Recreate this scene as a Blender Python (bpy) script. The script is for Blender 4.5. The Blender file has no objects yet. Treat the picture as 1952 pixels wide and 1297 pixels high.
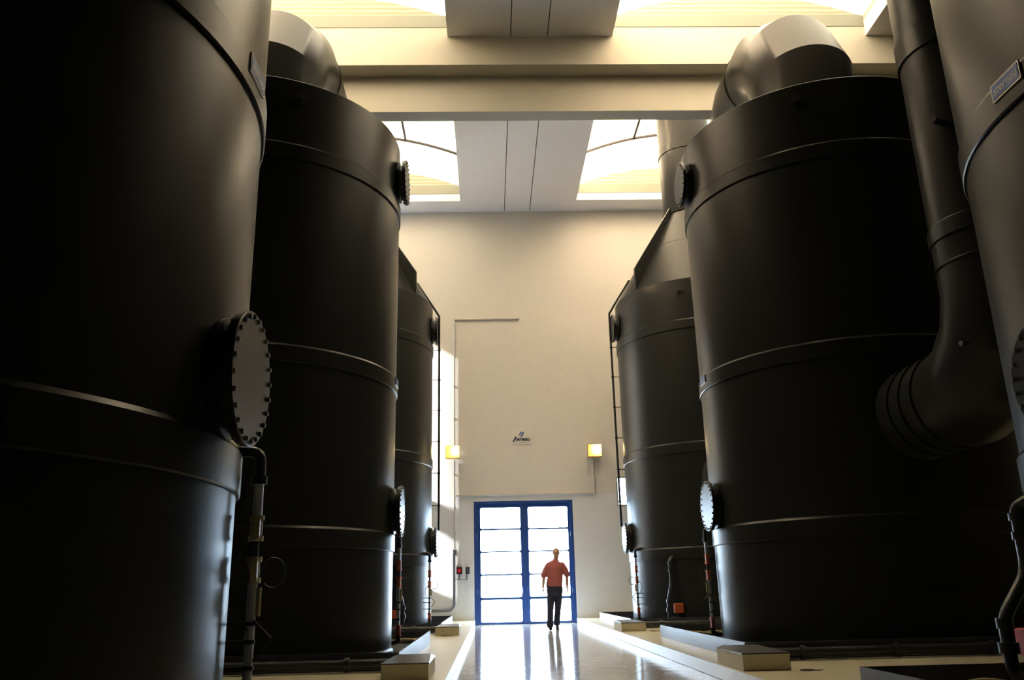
import bpy, math, random
from mathutils import Vector, Matrix

random.seed(7)
scene = bpy.context.scene
PI = math.pi
C = scene.collection

# ------------------------------------------------------------------ camera
F_PX, YAW, PITCH, ROLL, EYE = 1587.638210, 0.031021, 0.290513, -0.022879, 0.979949
cam_data = bpy.data.cameras.new('camera')
cam = bpy.data.objects.new('camera', cam_data)
C.objects.link(cam)
cy_, sy_, cp_, sp_ = math.cos(YAW), math.sin(YAW), math.cos(PITCH), math.sin(PITCH)
fwd = Vector((sy_*cp_, cy_*cp_, sp_))
rt = Vector((cy_, -sy_, 0))
upv = rt.cross(fwd)
cr_, sr_ = math.cos(ROLL), math.sin(ROLL)
ax = rt*cr_ + upv*sr_
ay = -rt*sr_ + upv*cr_
az = -fwd
cam.matrix_world = Matrix(((ax.x, ay.x, az.x, 0), (ax.y, ay.y, az.y, 0), (ax.z, ay.z, az.z, EYE), (0, 0, 0, 1)))
cam_data.sensor_fit = 'HORIZONTAL'
cam_data.sensor_width = 36.0
cam_data.lens = F_PX*36.0/1952.0
cam_data.clip_start = 0.05
cam_data.clip_end = 500
scene.camera = cam

# ------------------------------------------------------------------ world, exposure
scene.view_settings.view_transform = 'Standard'
scene.view_settings.look = 'None'
scene.view_settings.exposure = 0.72
scene.view_settings.gamma = 1.0
scene.view_settings.use_curve_mapping = False
scene.cycles.use_denoising = True
scene.cycles.max_bounces = 8
scene.cycles.diffuse_bounces = 5
scene.cycles.transparent_max_bounces = 16
scene.cycles.caustics_reflective = False
scene.cycles.caustics_refractive = False
scene.cycles.sample_clamp_indirect = 8.0

world = bpy.data.worlds.new('sky')
scene.world = world
world.use_nodes = True
wn = world.node_tree
wn.nodes.clear()
wo = wn.nodes.new('ShaderNodeOutputWorld')
wb = wn.nodes.new('ShaderNodeBackground')
wb.inputs[0].default_value = (0.62, 0.81, 1.0, 1)
wb.inputs[1].default_value = 18.0
wn.links.new(wb.outputs[0], wo.inputs[0])

def add_light(name, kind, loc, rot, **kw):
    ld = bpy.data.lights.new(name, kind)
    for k, v in kw.items():
        setattr(ld, k, v)
    lo = bpy.data.objects.new(name, ld)
    C.objects.link(lo)
    lo.location = loc
    lo.rotation_euler = rot
    return lo

def portal(name, loc, rot, sx, sy):
    lo = add_light(name, 'AREA', loc, rot, shape='RECTANGLE', size=sx, size_y=sy)
    lo.data.cycles.is_portal = True
    return lo

# low sun that reaches the end wall through the added side window
sun = add_light('sun', 'SUN', (-20, 20, 15), (0, 0, 0), energy=90.0, angle=math.radians(1.2), color=(1.0, 0.96, 0.9))
sun_dir = Vector((1.0, 0.12, -0.5)).normalized()
sun.rotation_euler = sun_dir.to_track_quat('-Z', 'Y').to_euler()

# ------------------------------------------------------------------ measured layout
XL, XR = -3.628, 5.616                   # tank axes
TY = {'1L': 4.464, '2L': 12.543, '3L': 20.855, '1R': 4.621, '2R': 12.693, '3R': 20.815}
R = 2.2
Z_BASE, Z3, Z3U, Z2, Z2U, Z1, Z1U, ZTOP = 0.20, 1.535, 1.80, 3.896, 4.138, 6.845, 7.085, 8.107
WALL_Y = 25.08
DL, DR, DH = -0.469, 2.464, 3.487        # doorway
ZP = 0.14                                # platform height
ZC = 12.897                              # ceiling soffit
OL, OR_ = -0.80, 2.92                    # central slab edges
XWL, XWR = -9.2, 11.4                    # side walls
OLL, ORR = -6.9, 8.72                    # outer edges of the roof openings
YBACK = -4.5

# portals at the openings
for (x0, x1) in ((OLL, OL), (OR_, ORR)):
    for (y0, y1) in ((10.4, 16.0), (17.25, 24.25)):
        portal('skylight_portal', ((x0+x1)/2, (y0+y1)/2, ZC+0.02), (0, 0, 0), x1-x0, y1-y0)
portal('door_portal', ((DL+DR)/2, WALL_Y+0.16, DH/2), (math.radians(-90), 0, 0), DR-DL, DH)
portal('added_window_portal', (XWL-0.05, 24.49, 8.5), (0, math.radians(-90), 0), 7.4, 0.8)

# ------------------------------------------------------------------ materials
def nt(name):
    m = bpy.data.materials.new(name)
    m.use_nodes = True
    t = m.node_tree
    b = t.nodes['Principled BSDF']
    return m, t, b

def simple(name, col, rough=0.5, metal=0.0, spec=0.5, bump=0.0, bscale=40.0, var=0.0, vscale=3.0, stretch=(1, 1, 1), rvar=0.0):
    m, t, b = nt(name)
    b.inputs['Base Color'].default_value = (*col, 1)
    b.inputs['Roughness'].default_value = rough
    b.inputs['Metallic'].default_value = metal
    b.inputs['Specular IOR Level'].default_value = spec
    if bump or var or rvar:
        tc = t.nodes.new('ShaderNodeTexCoord')
        mp = t.nodes.new('ShaderNodeMapping')
        mp.inputs['Scale'].default_value = stretch
        t.links.new(tc.outputs['Object'], mp.inputs[0])
    if bump:
        n = t.nodes.new('ShaderNodeTexNoise')
        n.inputs['Scale'].default_value = bscale
        n.inputs['Detail'].default_value = 4
        t.links.new(mp.outputs[0], n.inputs['Vector'])
        bp = t.nodes.new('ShaderNodeBump')
        bp.inputs['Strength'].default_value = bump
        bp.inputs['Distance'].default_value = 0.01
        t.links.new(n.outputs[0], bp.inputs['Height'])
        t.links.new(bp.outputs[0], b.inputs['Normal'])
    if var or rvar:
        n2 = t.nodes.new('ShaderNodeTexNoise')
        n2.inputs['Scale'].default_value = vscale
        n2.inputs['Detail'].default_value = 6
        t.links.new(mp.outputs[0], n2.inputs['Vector'])
        if var:
            mx = t.nodes.new('ShaderNodeMix')
            mx.data_type = 'RGBA'
            mx.inputs[6].default_value = (*[c*(1-var) for c in col], 1)
            mx.inputs[7].default_value = (*[min(1, c*(1+var)) for c in col], 1)
            t.links.new(n2.outputs[0], mx.inputs[0])
            t.links.new(mx.outputs[2], b.inputs['Base Color'])
        if rvar:
            mr = t.nodes.new('ShaderNodeMapRange')
            mr.inputs['From Min'].default_value = 0.3
            mr.inputs['From Max'].default_value = 0.7
            mr.inputs['To Min'].default_value = max(0.02, rough-rvar)
            mr.inputs['To Max'].default_value = rough+rvar
            t.links.new(n2.outputs[0], mr.inputs[0])
            t.links.new(mr.outputs[0], b.inputs['Roughness'])
    return m

M = {}
M['tank'] = simple('black_plastic', (0.020, 0.0215, 0.0205), 0.33, spec=0.22, bump=0.05, bscale=30, stretch=(1, 1, 0.15), var=0.12, vscale=1.2, rvar=0.015)
M['cover'] = simple('black_plastic_cover', (0.014, 0.014, 0.014), 0.36, spec=0.3, bump=0.05, bscale=30)
M['bolt'] = simple('bolt_steel', (0.16, 0.15, 0.13), 0.4, metal=0.6)
M['pvc'] = simple('dark_grey_pvc', (0.035, 0.037, 0.042), 0.35)
M['clear'] = simple('clear_gauge_tube', (0.42, 0.45, 0.5), 0.12, spec=0.8)
M['beige_plastic'] = simple('beige_plastic', (0.42, 0.36, 0.2), 0.45)
M['orange'] = simple('orange_plastic', (0.55, 0.12, 0.03), 0.45)
M['red'] = simple('red_plastic', (0.6, 0.02, 0.03), 0.4)
M['rubber'] = simple('black_rubber', (0.012, 0.012, 0.012), 0.55)
M['tray'] = simple('grey_plastic_tray', (0.075, 0.082, 0.10), 0.35, bump=0.03, bscale=15)
M['wall_up'] = simple('cream_render', (0.75, 0.72, 0.67), 0.85, bump=0.22, bscale=70, var=0.05, vscale=9)
M['wall_low'] = simple('pale_grey_paint', (0.77, 0.78, 0.80), 0.6, bump=0.25, bscale=45, var=0.04, vscale=5)
M['ceiling'] = simple('ceiling_panel', (0.78, 0.77, 0.77), 0.75, bump=0.15, bscale=60, var=0.03)
M['beam'] = simple('cream_concrete', (0.54, 0.51, 0.43), 0.8, bump=0.2, bscale=50, var=0.04)
M['side'] = simple('darkened_side_render', (0.08, 0.075, 0.07), 0.85)  # unseen walls and front ceiling darkened to keep bounce light off the tanks
M['groove'] = simple('joint_filler', (0.03, 0.03, 0.03), 0.9)
M['flash'] = simple('grey_green_flashing', (0.26, 0.26, 0.21), 0.6)
M['endboard'] = simple('yellowed_end_board', (0.38, 0.355, 0.27), 0.7)
_t = M['endboard'].node_tree
_tc = _t.nodes.new('ShaderNodeTexCoord'); _w = _t.nodes.new('ShaderNodeTexWave'); _w.bands_direction = 'Z'
_w.inputs['Scale'].default_value = 2.6; _w.inputs['Distortion'].default_value = 1.0; _w.inputs['Detail'].default_value = 1.0
_t.links.new(_tc.outputs['Object'], _w.inputs['Vector'])
_m = _t.nodes.new('ShaderNodeMix'); _m.data_type = 'RGBA'
_m.inputs[6].default_value = (0.30, 0.27, 0.18, 1); _m.inputs[7].default_value = (0.44, 0.415, 0.33, 1)
_t.links.new(_w.outputs[0], _m.inputs[0]); _t.links.new(_m.outputs[2], _t.nodes['Principled BSDF'].inputs['Base Color'])
M['curb'] = simple('grey_flashing', (0.42, 0.42, 0.38), 0.6)
M['rib'] = simple('dark_aluminium', (0.06, 0.05, 0.045), 0.5, metal=0.3)
M['blue'] = simple('blue_frame_paint', (0.02, 0.07, 0.27), 0.4)
M['conduit'] = simple('white_conduit', (0.55, 0.52, 0.47), 0.4)
M['grey_conduit'] = simple('grey_conduit', (0.16, 0.17, 0.2), 0.4)
M['plinth'] = simple('cream_concrete_block', (0.60, 0.56, 0.39), 0.7, bump=0.15, bscale=40, var=0.06)
M['lid'] = simple('dark_metal_lid', (0.10, 0.10, 0.10), 0.35, metal=0.3, var=0.3, vscale=14)
M['white_plate'] = simple('white_plate', (0.78, 0.76, 0.70), 0.35)
M['navy'] = simple('navy_print', (0.015, 0.02, 0.09), 0.5)
M['midblue'] = simple('blue_print', (0.03, 0.09, 0.32), 0.5)
M['plate_blue'] = simple('blue_nameplate', (0.02, 0.13, 0.55), 0.4)
M['plate_ink'] = simple('nameplate_ink', (0.55, 0.65, 0.8), 0.4)
M['steel'] = simple('steel_rim', (0.5, 0.5, 0.48), 0.3, metal=0.8)
M['skin'] = simple('skin', (0.62, 0.36, 0.25), 0.5)
M['hair'] = simple('short_fair_hair', (0.42, 0.30, 0.17), 0.7, bump=0.6, bscale=220)
M['shirt'] = simple('red_shirt_cloth', (0.50, 0.15, 0.14), 0.85, bump=0.3, bscale=18)
M['trousers'] = simple('navy_trousers_cloth', (0.02, 0.022, 0.045), 0.8, bump=0.3, bscale=14)
M['shoe'] = simple('black_shoe_leather', (0.012, 0.011, 0.011), 0.35)
M['eye'] = simple('dark_eye', (0.02, 0.02, 0.02), 0.3)
M['brass'] = simple('brass', (0.75, 0.55, 0.25), 0.3, metal=0.9)
M['ground'] = simple('outside_concrete', (0.62, 0.62, 0.6), 0.8, var=0.06, vscale=0.6)
M['outwall'] = simple('outside_wall_grey', (0.16, 0.19, 0.2), 0.8)
M['platform'] = simple('cream_floor_paint', (0.66, 0.62, 0.46), 0.32, var=0.05, vscale=1.6, spec=0.5)

def floor_mat():
    m, t, b = nt('glossy_grey_floor')
    tc = t.nodes.new('ShaderNodeTexCoord')
    n = t.nodes.new('ShaderNodeTexNoise')
    n.inputs['Scale'].default_value = 0.9
    n.inputs['Detail'].default_value = 8
    t.links.new(tc.outputs['Object'], n.inputs['Vector'])
    cr = t.nodes.new('ShaderNodeValToRGB')
    cr.color_ramp.elements[0].position = 0.35
    cr.color_ramp.elements[0].color = (0.50, 0.48, 0.44, 1)
    cr.color_ramp.elements[1].position = 0.65
    cr.color_ramp.elements[1].color = (0.60, 0.59, 0.56, 1)
    t.links.new(n.outputs[0], cr.inputs[0])
    t.links.new(cr.outputs[0], b.inputs['Base Color'])
    b.inputs['Roughness'].default_value = 0.09
    b.inputs['Specular IOR Level'].default_value = 0.6
    n2 = t.nodes.new('ShaderNodeTexNoise')
    n2.inputs['Scale'].default_value = 5.0
    n2.inputs['Detail'].default_value = 3
    t.links.new(tc.outputs['Object'], n2.inputs['Vector'])
    bp = t.nodes.new('ShaderNodeBump')
    bp.inputs['Strength'].default_value = 0.10
    bp.inputs['Distance'].default_value = 0.02
    t.links.new(n2.outputs[0], bp.inputs['Height'])
    t.links.new(bp.outputs[0], b.inputs['Normal'])
    return m
M['floor'] = floor_mat()

def pane_mat(name, tint, diff=0.0, stripes=False, gloss=0.06):
    m = bpy.data.materials.new(name)
    m.use_nodes = True
    t = m.node_tree
    t.nodes.clear()
    out = t.nodes.new('ShaderNodeOutputMaterial')
    tr = t.nodes.new('ShaderNodeBsdfTransparent')
    tr.inputs[0].default_value = (*tint, 1)
    last = tr.outputs[0]
    if stripes:
        tc = t.nodes.new('ShaderNodeTexCoord')
        w = t.nodes.new('ShaderNodeTexWave')
        w.bands_direction = 'Y'
        w.inputs['Scale'].default_value = 2.2
        w.inputs['Distortion'].default_value = 0.0
        t.links.new(tc.outputs['Object'], w.inputs['Vector'])
        mx = t.nodes.new('ShaderNodeMix')
        mx.data_type = 'RGBA'
        mx.inputs[6].default_value = (*[c*0.72 for c in tint], 1)
        mx.inputs[7].default_value = (*tint, 1)
        t.links.new(w.outputs[0], mx.inputs[0])
        t.links.new(mx.outputs[2], tr.inputs[0])
    if diff:
        tl = t.nodes.new('ShaderNodeBsdfTranslucent')
        tl.inputs[0].default_value = (*tint, 1)
        ms = t.nodes.new('ShaderNodeMixShader')
        ms.inputs[0].default_value = diff
        t.links.new(last, ms.inputs[1])
        t.links.new(tl.outputs[0], ms.inputs[2])
        last = ms.outputs[0]
    if gloss:
        g = t.nodes.new('ShaderNodeBsdfGlossy')
        g.inputs['Roughness'].default_value = 0.05
        ms = t.nodes.new('ShaderNodeMixShader')
        ms.inputs[0].default_value = gloss
        t.links.new(last, ms.inputs[1])
        t.links.new(g.outputs[0], ms.inputs[2])
        last = ms.outputs[0]
    t.links.new(last, out.inputs[0])
    return m
M['glass'] = pane_mat('window_glass', (0.97, 0.985, 1.0))
M['vault'] = pane_mat('translucent_vault_sheet', (0.47, 0.395, 0.305), diff=0.75, stripes=True, gloss=0.02)

def emit(name, col, s):
    m = bpy.data.materials.new(name)
    m.use_nodes = True
    t = m.node_tree
    t.nodes.clear()
    out = t.nodes.new('ShaderNodeOutputMaterial')
    e = t.nodes.new('ShaderNodeEmission')
    e.inputs[0].default_value = (*col, 1)
    e.inputs[1].default_value = s
    t.links.new(e.outputs[0], out.inputs[0])
    return m
M['bulb'] = emit('halogen_bulb', (1.0, 0.74, 0.28), 130.0)

# ------------------------------------------------------------------ mesh helpers
class MB:
    def __init__(s):
        s.v, s.f = [], []
    def add(s, vs, fs):
        o = len(s.v)
        s.v += [tuple(v) for v in vs]
        s.f += [tuple(i+o for i in f) for f in fs]
        return s
    def box(s, x0, y0, z0, x1, y1, z1):
        return s.add([(x0, y0, z0), (x1, y0, z0), (x1, y1, z0), (x0, y1, z0), (x0, y0, z1), (x1, y0, z1), (x1, y1, z1), (x0, y1, z1)],
                     [(3, 2, 1, 0), (4, 5, 6, 7), (0, 1, 5, 4), (1, 2, 6, 5), (2, 3, 7, 6), (3, 0, 4, 7)])
    def bevbox(s, x0, y0, z0, x1, y1, z1, b=0.01):
        # box with chamfered top edges and vertical edges
        def ring(x0, y0, x1, y1, z, c):
            return [(x0+c, y0, z), (x1-c, y0, z), (x1, y0+c, z), (x1, y1-c, z), (x1-c, y1, z), (x0+c, y1, z), (x0, y1-c, z), (x0, y0+c, z)]
        rs = [ring(x0, y0, x1, y1, z0, b), ring(x0, y0, x1, y1, z1-b, b), ring(x0+b, y0+b, x1-b, y1-b, z1, b)]
        vs = rs[0]+rs[1]+rs[2]
        fs = [tuple(range(7, -1, -1)), tuple(range(16, 24))]
        for k in range(2):
            for i in range(8):
                j = (i+1) % 8
                fs.append((k*8+i, k*8+j, (k+1)*8+j, (k+1)*8+i))
        return s.add(vs, fs)
    def rings(s, rs, cap0=True, cap1=True, closed=True):
        n = len(rs[0])
        vs = [p for r in rs for p in r]
        fs = []
        for k in range(len(rs)-1):
            for i in range(n if closed else n-1):
                j = (i+1) % n
                fs.append((k*n+i, k*n+j, (k+1)*n+j, (k+1)*n+i))
        if cap0: fs.append(tuple(range(n-1, -1, -1)))
        if cap1: fs.append(tuple(range((len(rs)-1)*n, len(rs)*n)))
        return s.add(vs, fs)
    def lathe(s, prof, cx=0, cy=0, n=96, closed_profile=False, cap0=True, cap1=True, axis='z', o=(0, 0, 0)):
        rs = []
        for r, z in prof:
            ring = []
            for i in range(n):
                a = 2*PI*i/n
                if axis == 'z': ring.append((cx+r*math.cos(a), cy+r*math.sin(a), z))
                elif axis == 'x': ring.append((o[0]+z, o[1]+r*math.cos(a), o[2]+r*math.sin(a)))
                else: ring.append((o[0]-r*math.cos(a), o[1]+z, o[2]+r*math.sin(a)))
            rs.append(ring)
        if closed_profile:
            rs.append(rs[0])
            return s.rings(rs, False, False)
        return s.rings(rs, cap0, cap1)
    def cyl(s, p0, p1, r, n=16, r1=None, cap=True):
        return s.tube([p0, p1], r, n, radii=[r, r if r1 is None else r1], cap=cap)
    def tube(s, pts, r, n=12, radii=None, cap=True, ref=None):
        P = [Vector(p) for p in pts]
        radii = radii or [r]*len(P)
        d0 = (P[1]-P[0]).normalized()
        if ref is None:
            ref = Vector((0, 0, 1)) if abs(d0.z) < 0.9 else Vector((1, 0, 0))
        u = (Vector(ref) - d0*Vector(ref).dot(d0)).normalized()
        rs = []
        for i, p in enumerate(P):
            din = (P[i]-P[i-1]).normalized() if i > 0 else (P[1]-P[0]).normalized()
            dout = (P[i+1]-P[i]).normalized() if i < len(P)-1 else din
            u = (u - din*u.dot(din)).normalized()
            w = din.cross(u)
            nrm = (din+dout).normalized()
            ring = []
            for k in range(n):
                a = 2*PI*k/n
                of = (u*math.cos(a)+w*math.sin(a))*radii[i]
                dd = din.dot(nrm)
                of = of - din*(of.dot(nrm)/dd if abs(dd) > 0.2 else 0)
                ring.append(tuple(p+of))
            # transport the frame through the bend
            q = din.rotation_difference(dout)
            u = q @ u
            rs.append(ring)
        return s.rings(rs, cap, cap)
    def build(s, name, mat, parent=None, smooth=None, loc=None):
        me = bpy.data.meshes.new(name)
        me.from_pydata(s.v, [], s.f)
        me.update()
        ob = bpy.data.objects.new(name, me)
        C.objects.link(ob)
        if mat is not None:
            me.materials.append(mat)
        if smooth:
            me.polygons.foreach_set('use_smooth', [True]*len(me.polygons))
            me.set_sharp_from_angle(angle=math.radians(smooth))
        if parent is not None:
            ob.parent = parent
        if loc is not None:
            ob.location = loc
        return ob

def rounded(pts, rad, k=5):
    P = [Vector(p) for p in pts]
    out = [P[0]]
    for i in range(1, len(P)-1):
        a, b = (P[i-1]-P[i]), (P[i+1]-P[i])
        r_ = min(rad, a.length*0.45, b.length*0.45)
        p0, p1 = P[i]+a.normalized()*r_, P[i]+b.normalized()*r_
        for j in range(k+1):
            t = j/k
            out.append(p0*(1-t)**2+P[i]*2*t*(1-t)+p1*t*t)
    out.append(P[-1])
    return out

def tag(o, label=None, cat=None, group=None, kind=None):
    if label: o['label'] = label
    if cat: o['category'] = cat
    if group: o['group'] = group
    if kind: o['kind'] = kind
    return o

def empty(name, loc, rz=0):
    o = bpy.data.objects.new(name, None)
    C.objects.link(o)
    o.empty_display_size = 0.2
    o.location = loc
    o.rotation_euler = (0, 0, rz)
    return o

def struct(mb, name, mat, label=None, smooth=None):
    o = mb.build(name, mat, smooth=smooth)
    o['kind'] = 'structure'
    if label: o['label'] = label
    return o

def arc(cx, cz, r, a0, a1, n):
    return [(cx+r*math.cos(a0+(a1-a0)*i/n), cz+r*math.sin(a0+(a1-a0)*i/n)) for i in range(n+1)]

# ------------------------------------------------------------------ the hall
struct(MB().box(XWL, YBACK, -0.3, XWR, WALL_Y+0.35, 0.0), 'floor', M['floor'], 'glossy grey resin floor of the central aisle')
pl = struct(MB().box(XWL, YBACK, 0.0, DL, WALL_Y, ZP), 'floor_left', M['platform'], 'raised cream floor under the left row of tanks')
pr = struct(MB().box(DR, YBACK, 0.0, XWR, WALL_Y, ZP), 'floor_right', M['platform'], 'raised cream floor under the right row of tanks')
M['kerb'] = simple('worn_kerb_edge', (0.66, 0.64, 0.56), 0.3, bump=0.25, bscale=12, var=0.12, vscale=7)
struct(MB().box(DL-0.0, YBACK, 0.004, DL+0.012, WALL_Y-0.01, ZP+0.003).box(DL-0.035, YBACK, ZP-0.01, DL, WALL_Y-0.01, ZP+0.003), 'trim_1', M['kerb'], 'worn pale kerb along the left platform')
struct(MB().box(DR-0.012, YBACK, 0.004, DR, WALL_Y-0.01, ZP+0.003).box(DR, YBACK, ZP-0.01, DR+0.035, WALL_Y-0.01, ZP+0.003), 'trim_2', M['kerb'], 'worn pale kerb along the right platform')

ZLINE = 3.64
WX0, WX1, WZ0, WZ1 = 3.80, 4.70, 3.27, 4.15      # small window in the end wall
T = 0.30
low = MB()
low.box(XWL, WALL_Y, 0, DL, WALL_Y+T, ZLINE)
low.box(DR, WALL_Y, 0, WX0, WALL_Y+T, ZLINE)
low.box(WX1, WALL_Y, 0, XWR, WALL_Y+T, ZLINE)
low.box(WX0, WALL_Y, 0, WX1, WALL_Y+T, WZ0)
low.box(DL, WALL_Y, DH, DR, WALL_Y+T, ZLINE)
struct(low, 'wall_end_lower', M['wall_low'], 'pale grey painted lower band of the end wall')
upw = MB()
upw.box(XWL, WALL_Y, ZLINE, WX0, WALL_Y+T, 15.0)
upw.box(WX1, WALL_Y, ZLINE, XWR, WALL_Y+T, 15.0)
upw.box(WX0, WALL_Y, WZ1, WX1, WALL_Y+T, 15.0)
struct(upw, 'wall_end_upper', M['wall_up'], 'rough cream rendered upper part of the end wall')

# side walls; the left one has an added tall window for the sun patch
LW0, LW1, LZ0, LZ1 = 24.08, 24.9, 4.8, 12.2
lw = MB()
lw.box(XWL-0.3, YBACK, 0, XWL, LW0, 14.6)
lw.box(XWL-0.3, LW1, 0, XWL, WALL_Y+T, 14.6)
lw.box(XWL-0.3, LW0, 0, XWL, LW1, LZ0)
lw.box(XWL-0.3, LW0, LZ1, XWL, LW1, 14.6)
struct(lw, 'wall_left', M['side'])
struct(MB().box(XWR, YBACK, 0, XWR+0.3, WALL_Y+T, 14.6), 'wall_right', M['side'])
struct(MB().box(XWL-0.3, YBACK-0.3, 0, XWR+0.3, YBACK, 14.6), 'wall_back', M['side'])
wn2 = empty('added_side_window', (XWL-0.15, 0, 0))
tag(wn2, 'added unseen side window that lets sun onto the end wall', None, kind='structure')
fr = MB()
for y in (LW0, LW1-0.05):
    fr.box(-0.04, y, LZ0, 0.04, y+0.05, LZ1)
for z, hz in ((LZ0, 0.05), (6.55, 0.85), (LZ1-0.05, 0.05)):  # deep middle bar shaped to leave a dark gap in the sun patch
    fr.box(-0.04, LW0+0.05, z, 0.04, LW1-0.05, z+hz)
fr.build('window_frame', M['blue'], wn2)
MB().box(-0.004, LW0+0.05, LZ0+0.05, 0.004, LW1-0.05, LZ1-0.05).build('pane', M['glass'], wn2)

# ceiling soffit panels around the roof openings
ce = MB()
CT = 0.40
Z0, Z1_ = ZC, ZC+CT
def cbox(x0, y0, x1, y1): ce.box(x0, y0, Z0, x1, y1, Z1_)
YO = [(10.4, 16.0), (17.25, 24.25)]
# central slab, with two open joints
J1, J2, JW = 0.62, 1.45, 0.022
for (y0, y1) in ((8.9, 16.0), (16.83, WALL_Y)):
    cbox(OL, y0, J1-JW/2, y1); cbox(J1+JW/2, y0, J2-JW/2, y1); cbox(J2+JW/2, y0, OR_, y1)
for (a, b) in ((XWL, OLL), (ORR, XWR)):
    cbox(a, 8.9, b, 16.0); cbox(a, 16.83, b, WALL_Y)
for (a, b) in ((OLL, OL), (OR_, ORR)):
    cbox(a, 8.9, b, 10.4); cbox(a, 16.83, b, 17.25); cbox(a, 24.25, b, WALL_Y)
struct(ce, 'ceiling', M['ceiling'], 'grey ceiling panels between the roof lights')
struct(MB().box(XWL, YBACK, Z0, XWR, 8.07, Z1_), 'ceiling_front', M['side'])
jm = MB()
for j in (J1, J2):
    jm.box(j-JW/2, 8.9, Z0+0.05, j+JW/2, 16.0, Z0+0.09)
    jm.box(j-JW/2, 16.83, Z0+0.05, j+JW/2, WALL_Y, Z0+0.09)
struct(jm, 'trim_3', M['groove'], 'dark joints between the ceiling panels')

# stepped beams that cross the hall
def beam(name, yf, yb1, yb2):
    pts = [(yf, 12.17), (yb1, 12.17), (yb1, 11.26), (yb2, 11.26), (yb2, 13.28), (yf, 13.28)]
    m = MB()
    a = [(XWL, y, z) for y, z in pts]
    b = [(XWR, y, z) for y, z in pts]
    m.add(a+b, [(0, 1, 2, 3, 4, 5), (11, 10, 9, 8, 7, 6)] + [(i, i+6, (i+1) % 6+6, (i+1) % 6) for i in range(6)])
    return struct(m, name, M['beam'], 'stepped cream concrete beam across the hall')
beam('beam', 16.0, 16.44, 16.83)
beam('beam.001', 8.07, 8.51, 8.90)

# vaulted roof lights: curb, end tympana, translucent sheet, ribs
def vault_z(x, x0, x1, zs=13.36, rise=0.62):
    t = (x-x0)/(x1-x0)*2-1
    return zs + rise*(1-t*t)
ni = 0
for (x0, x1) in ((OLL, OL), (OR_, ORR)):
    for (y0, y1) in YO:
        ni += 1
        v = empty('rooflight', ((x0+x1)/2, (y0+y1)/2, ZC+CT))
        side = 'left' if x0 < 0 else 'right'
        bay = 'near' if y0 < 12 else 'far'
        tag(v, 'arched translucent roof light over the %s tanks, %s the stepped beam' % (side, 'in front of' if bay == 'near' else 'beyond'), 'roof light', 'roof lights')
        v['kind'] = 'structure'
        ox, oy, oz = v.location
        n = 24
        def T_(m): 
            m.v = [(a-ox, b-oy, c-oz) for a, b, c in m.v]
            return m
        cb = MB()
        zt = 13.44
        cb.box(x0-0.06, y0, Z1_, x0, y1, zt).box(x1, y0, Z1_, x1+0.06, y1, zt)
        T_(cb).build('curb', M['curb'], v)
        for (ya, yb) in ((y0-0.07, y0-0.01), (y1+0.01, y1+0.07)):
            ty = MB()
            xs = [x0-0.06+(x1-x0+0.12)*i/n for i in range(n+1)]
            ring_a = [(x, ya, vault_z(x, x0-0.06, x1+0.06)+0.06) for x in xs]
            rb = [(x, yb, z) for x, _, z in ring_a]
            base_a = [(x, ya, Z1_) for x in xs]
            base_b = [(x, yb, Z1_) for x in xs]
            N = n+1
            vs = ring_a+rb+base_a+base_b
            fs = []
            for i in range(n):
                fs += [(i, i+1, 2*N+i+1, 2*N+i), (N+i+1, N+i, 3*N+i, 3*N+i+1), (i+1, i, N+i, N+i+1)]
            ty.add(vs, fs)
            T_(ty).build('end_board', M['endboard'], v)
            st = MB()
            yy0, yy1 = (y0+0.001, y0+0.014) if ya < (y0+y1)/2 else (y1-0.014, y1-0.001)
            st.box(x0, yy0, ZC+0.25, x1, yy1, 13.46)
            T_(st).build('flashing_strip', M['flash'], v)
        sh = MB()
        m_ = 32
        top = []
        bot = []
        for i in range(m_+1):
            x = x0-0.06+(x1-x0+0.12)*i/m_
            z = vault_z(x, x0-0.06, x1+0.06)
            top.append((x, z+0.055)); bot.append((x, z+0.04))
        prof = top+bot[::-1]
        K = len(prof)
        sh.add([(x, y0-0.07, z) for x, z in prof]+[(x, y1+0.07, z) for x, z in prof],
               [(i, (i+1) % K, K+(i+1) % K, K+i) for i in range(K)])
        T_(sh).build('vault_sheet', M['vault'], v, smooth=40)
        for yr in (((y1+y0)/2+1.25, y0+1.6) if bay == 'far' else (y0+1.0,)):
            rb_ = MB()
            rr = []
            for i in range(m_+1):
                x = x0+(x1-x0)*i/m_
                z = vault_z(x, x0, x1)-0.02
                rr.append([(x, yr-0.03, z-0.06), (x, yr+0.03, z-0.06), (x, yr+0.03, z), (x, yr-0.03, z)])
            rb_.rings(rr)
            T_(rb_).build('rib', M['rib'], v)
        pu = MB()
        for xp in (x0+1.53, x1-1.53):
            z = vault_z(xp, x0, x1)-0.02
            pu.box(xp-0.03, y0+(1.6 if bay == 'far' else 0.0), z-0.06, xp+0.03, (y1+y0)/2+1.25 if bay == 'far' else y0+1.0, z)
        T_(pu).build('purlin', M['rib'], v)

# ------------------------------------------------------------------ outside
struct(MB().box(-60, WALL_Y+0.35, -0.35, 60, 120, -0.02), 'ground', M['ground'], 'pale concrete yard outside the glazed door')
struct(MB().box(-40, 44.0, -0.02, 40, 44.4, 0.62), 'wall_outside', M['outwall'], 'low grey wall across the yard outside')

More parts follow.
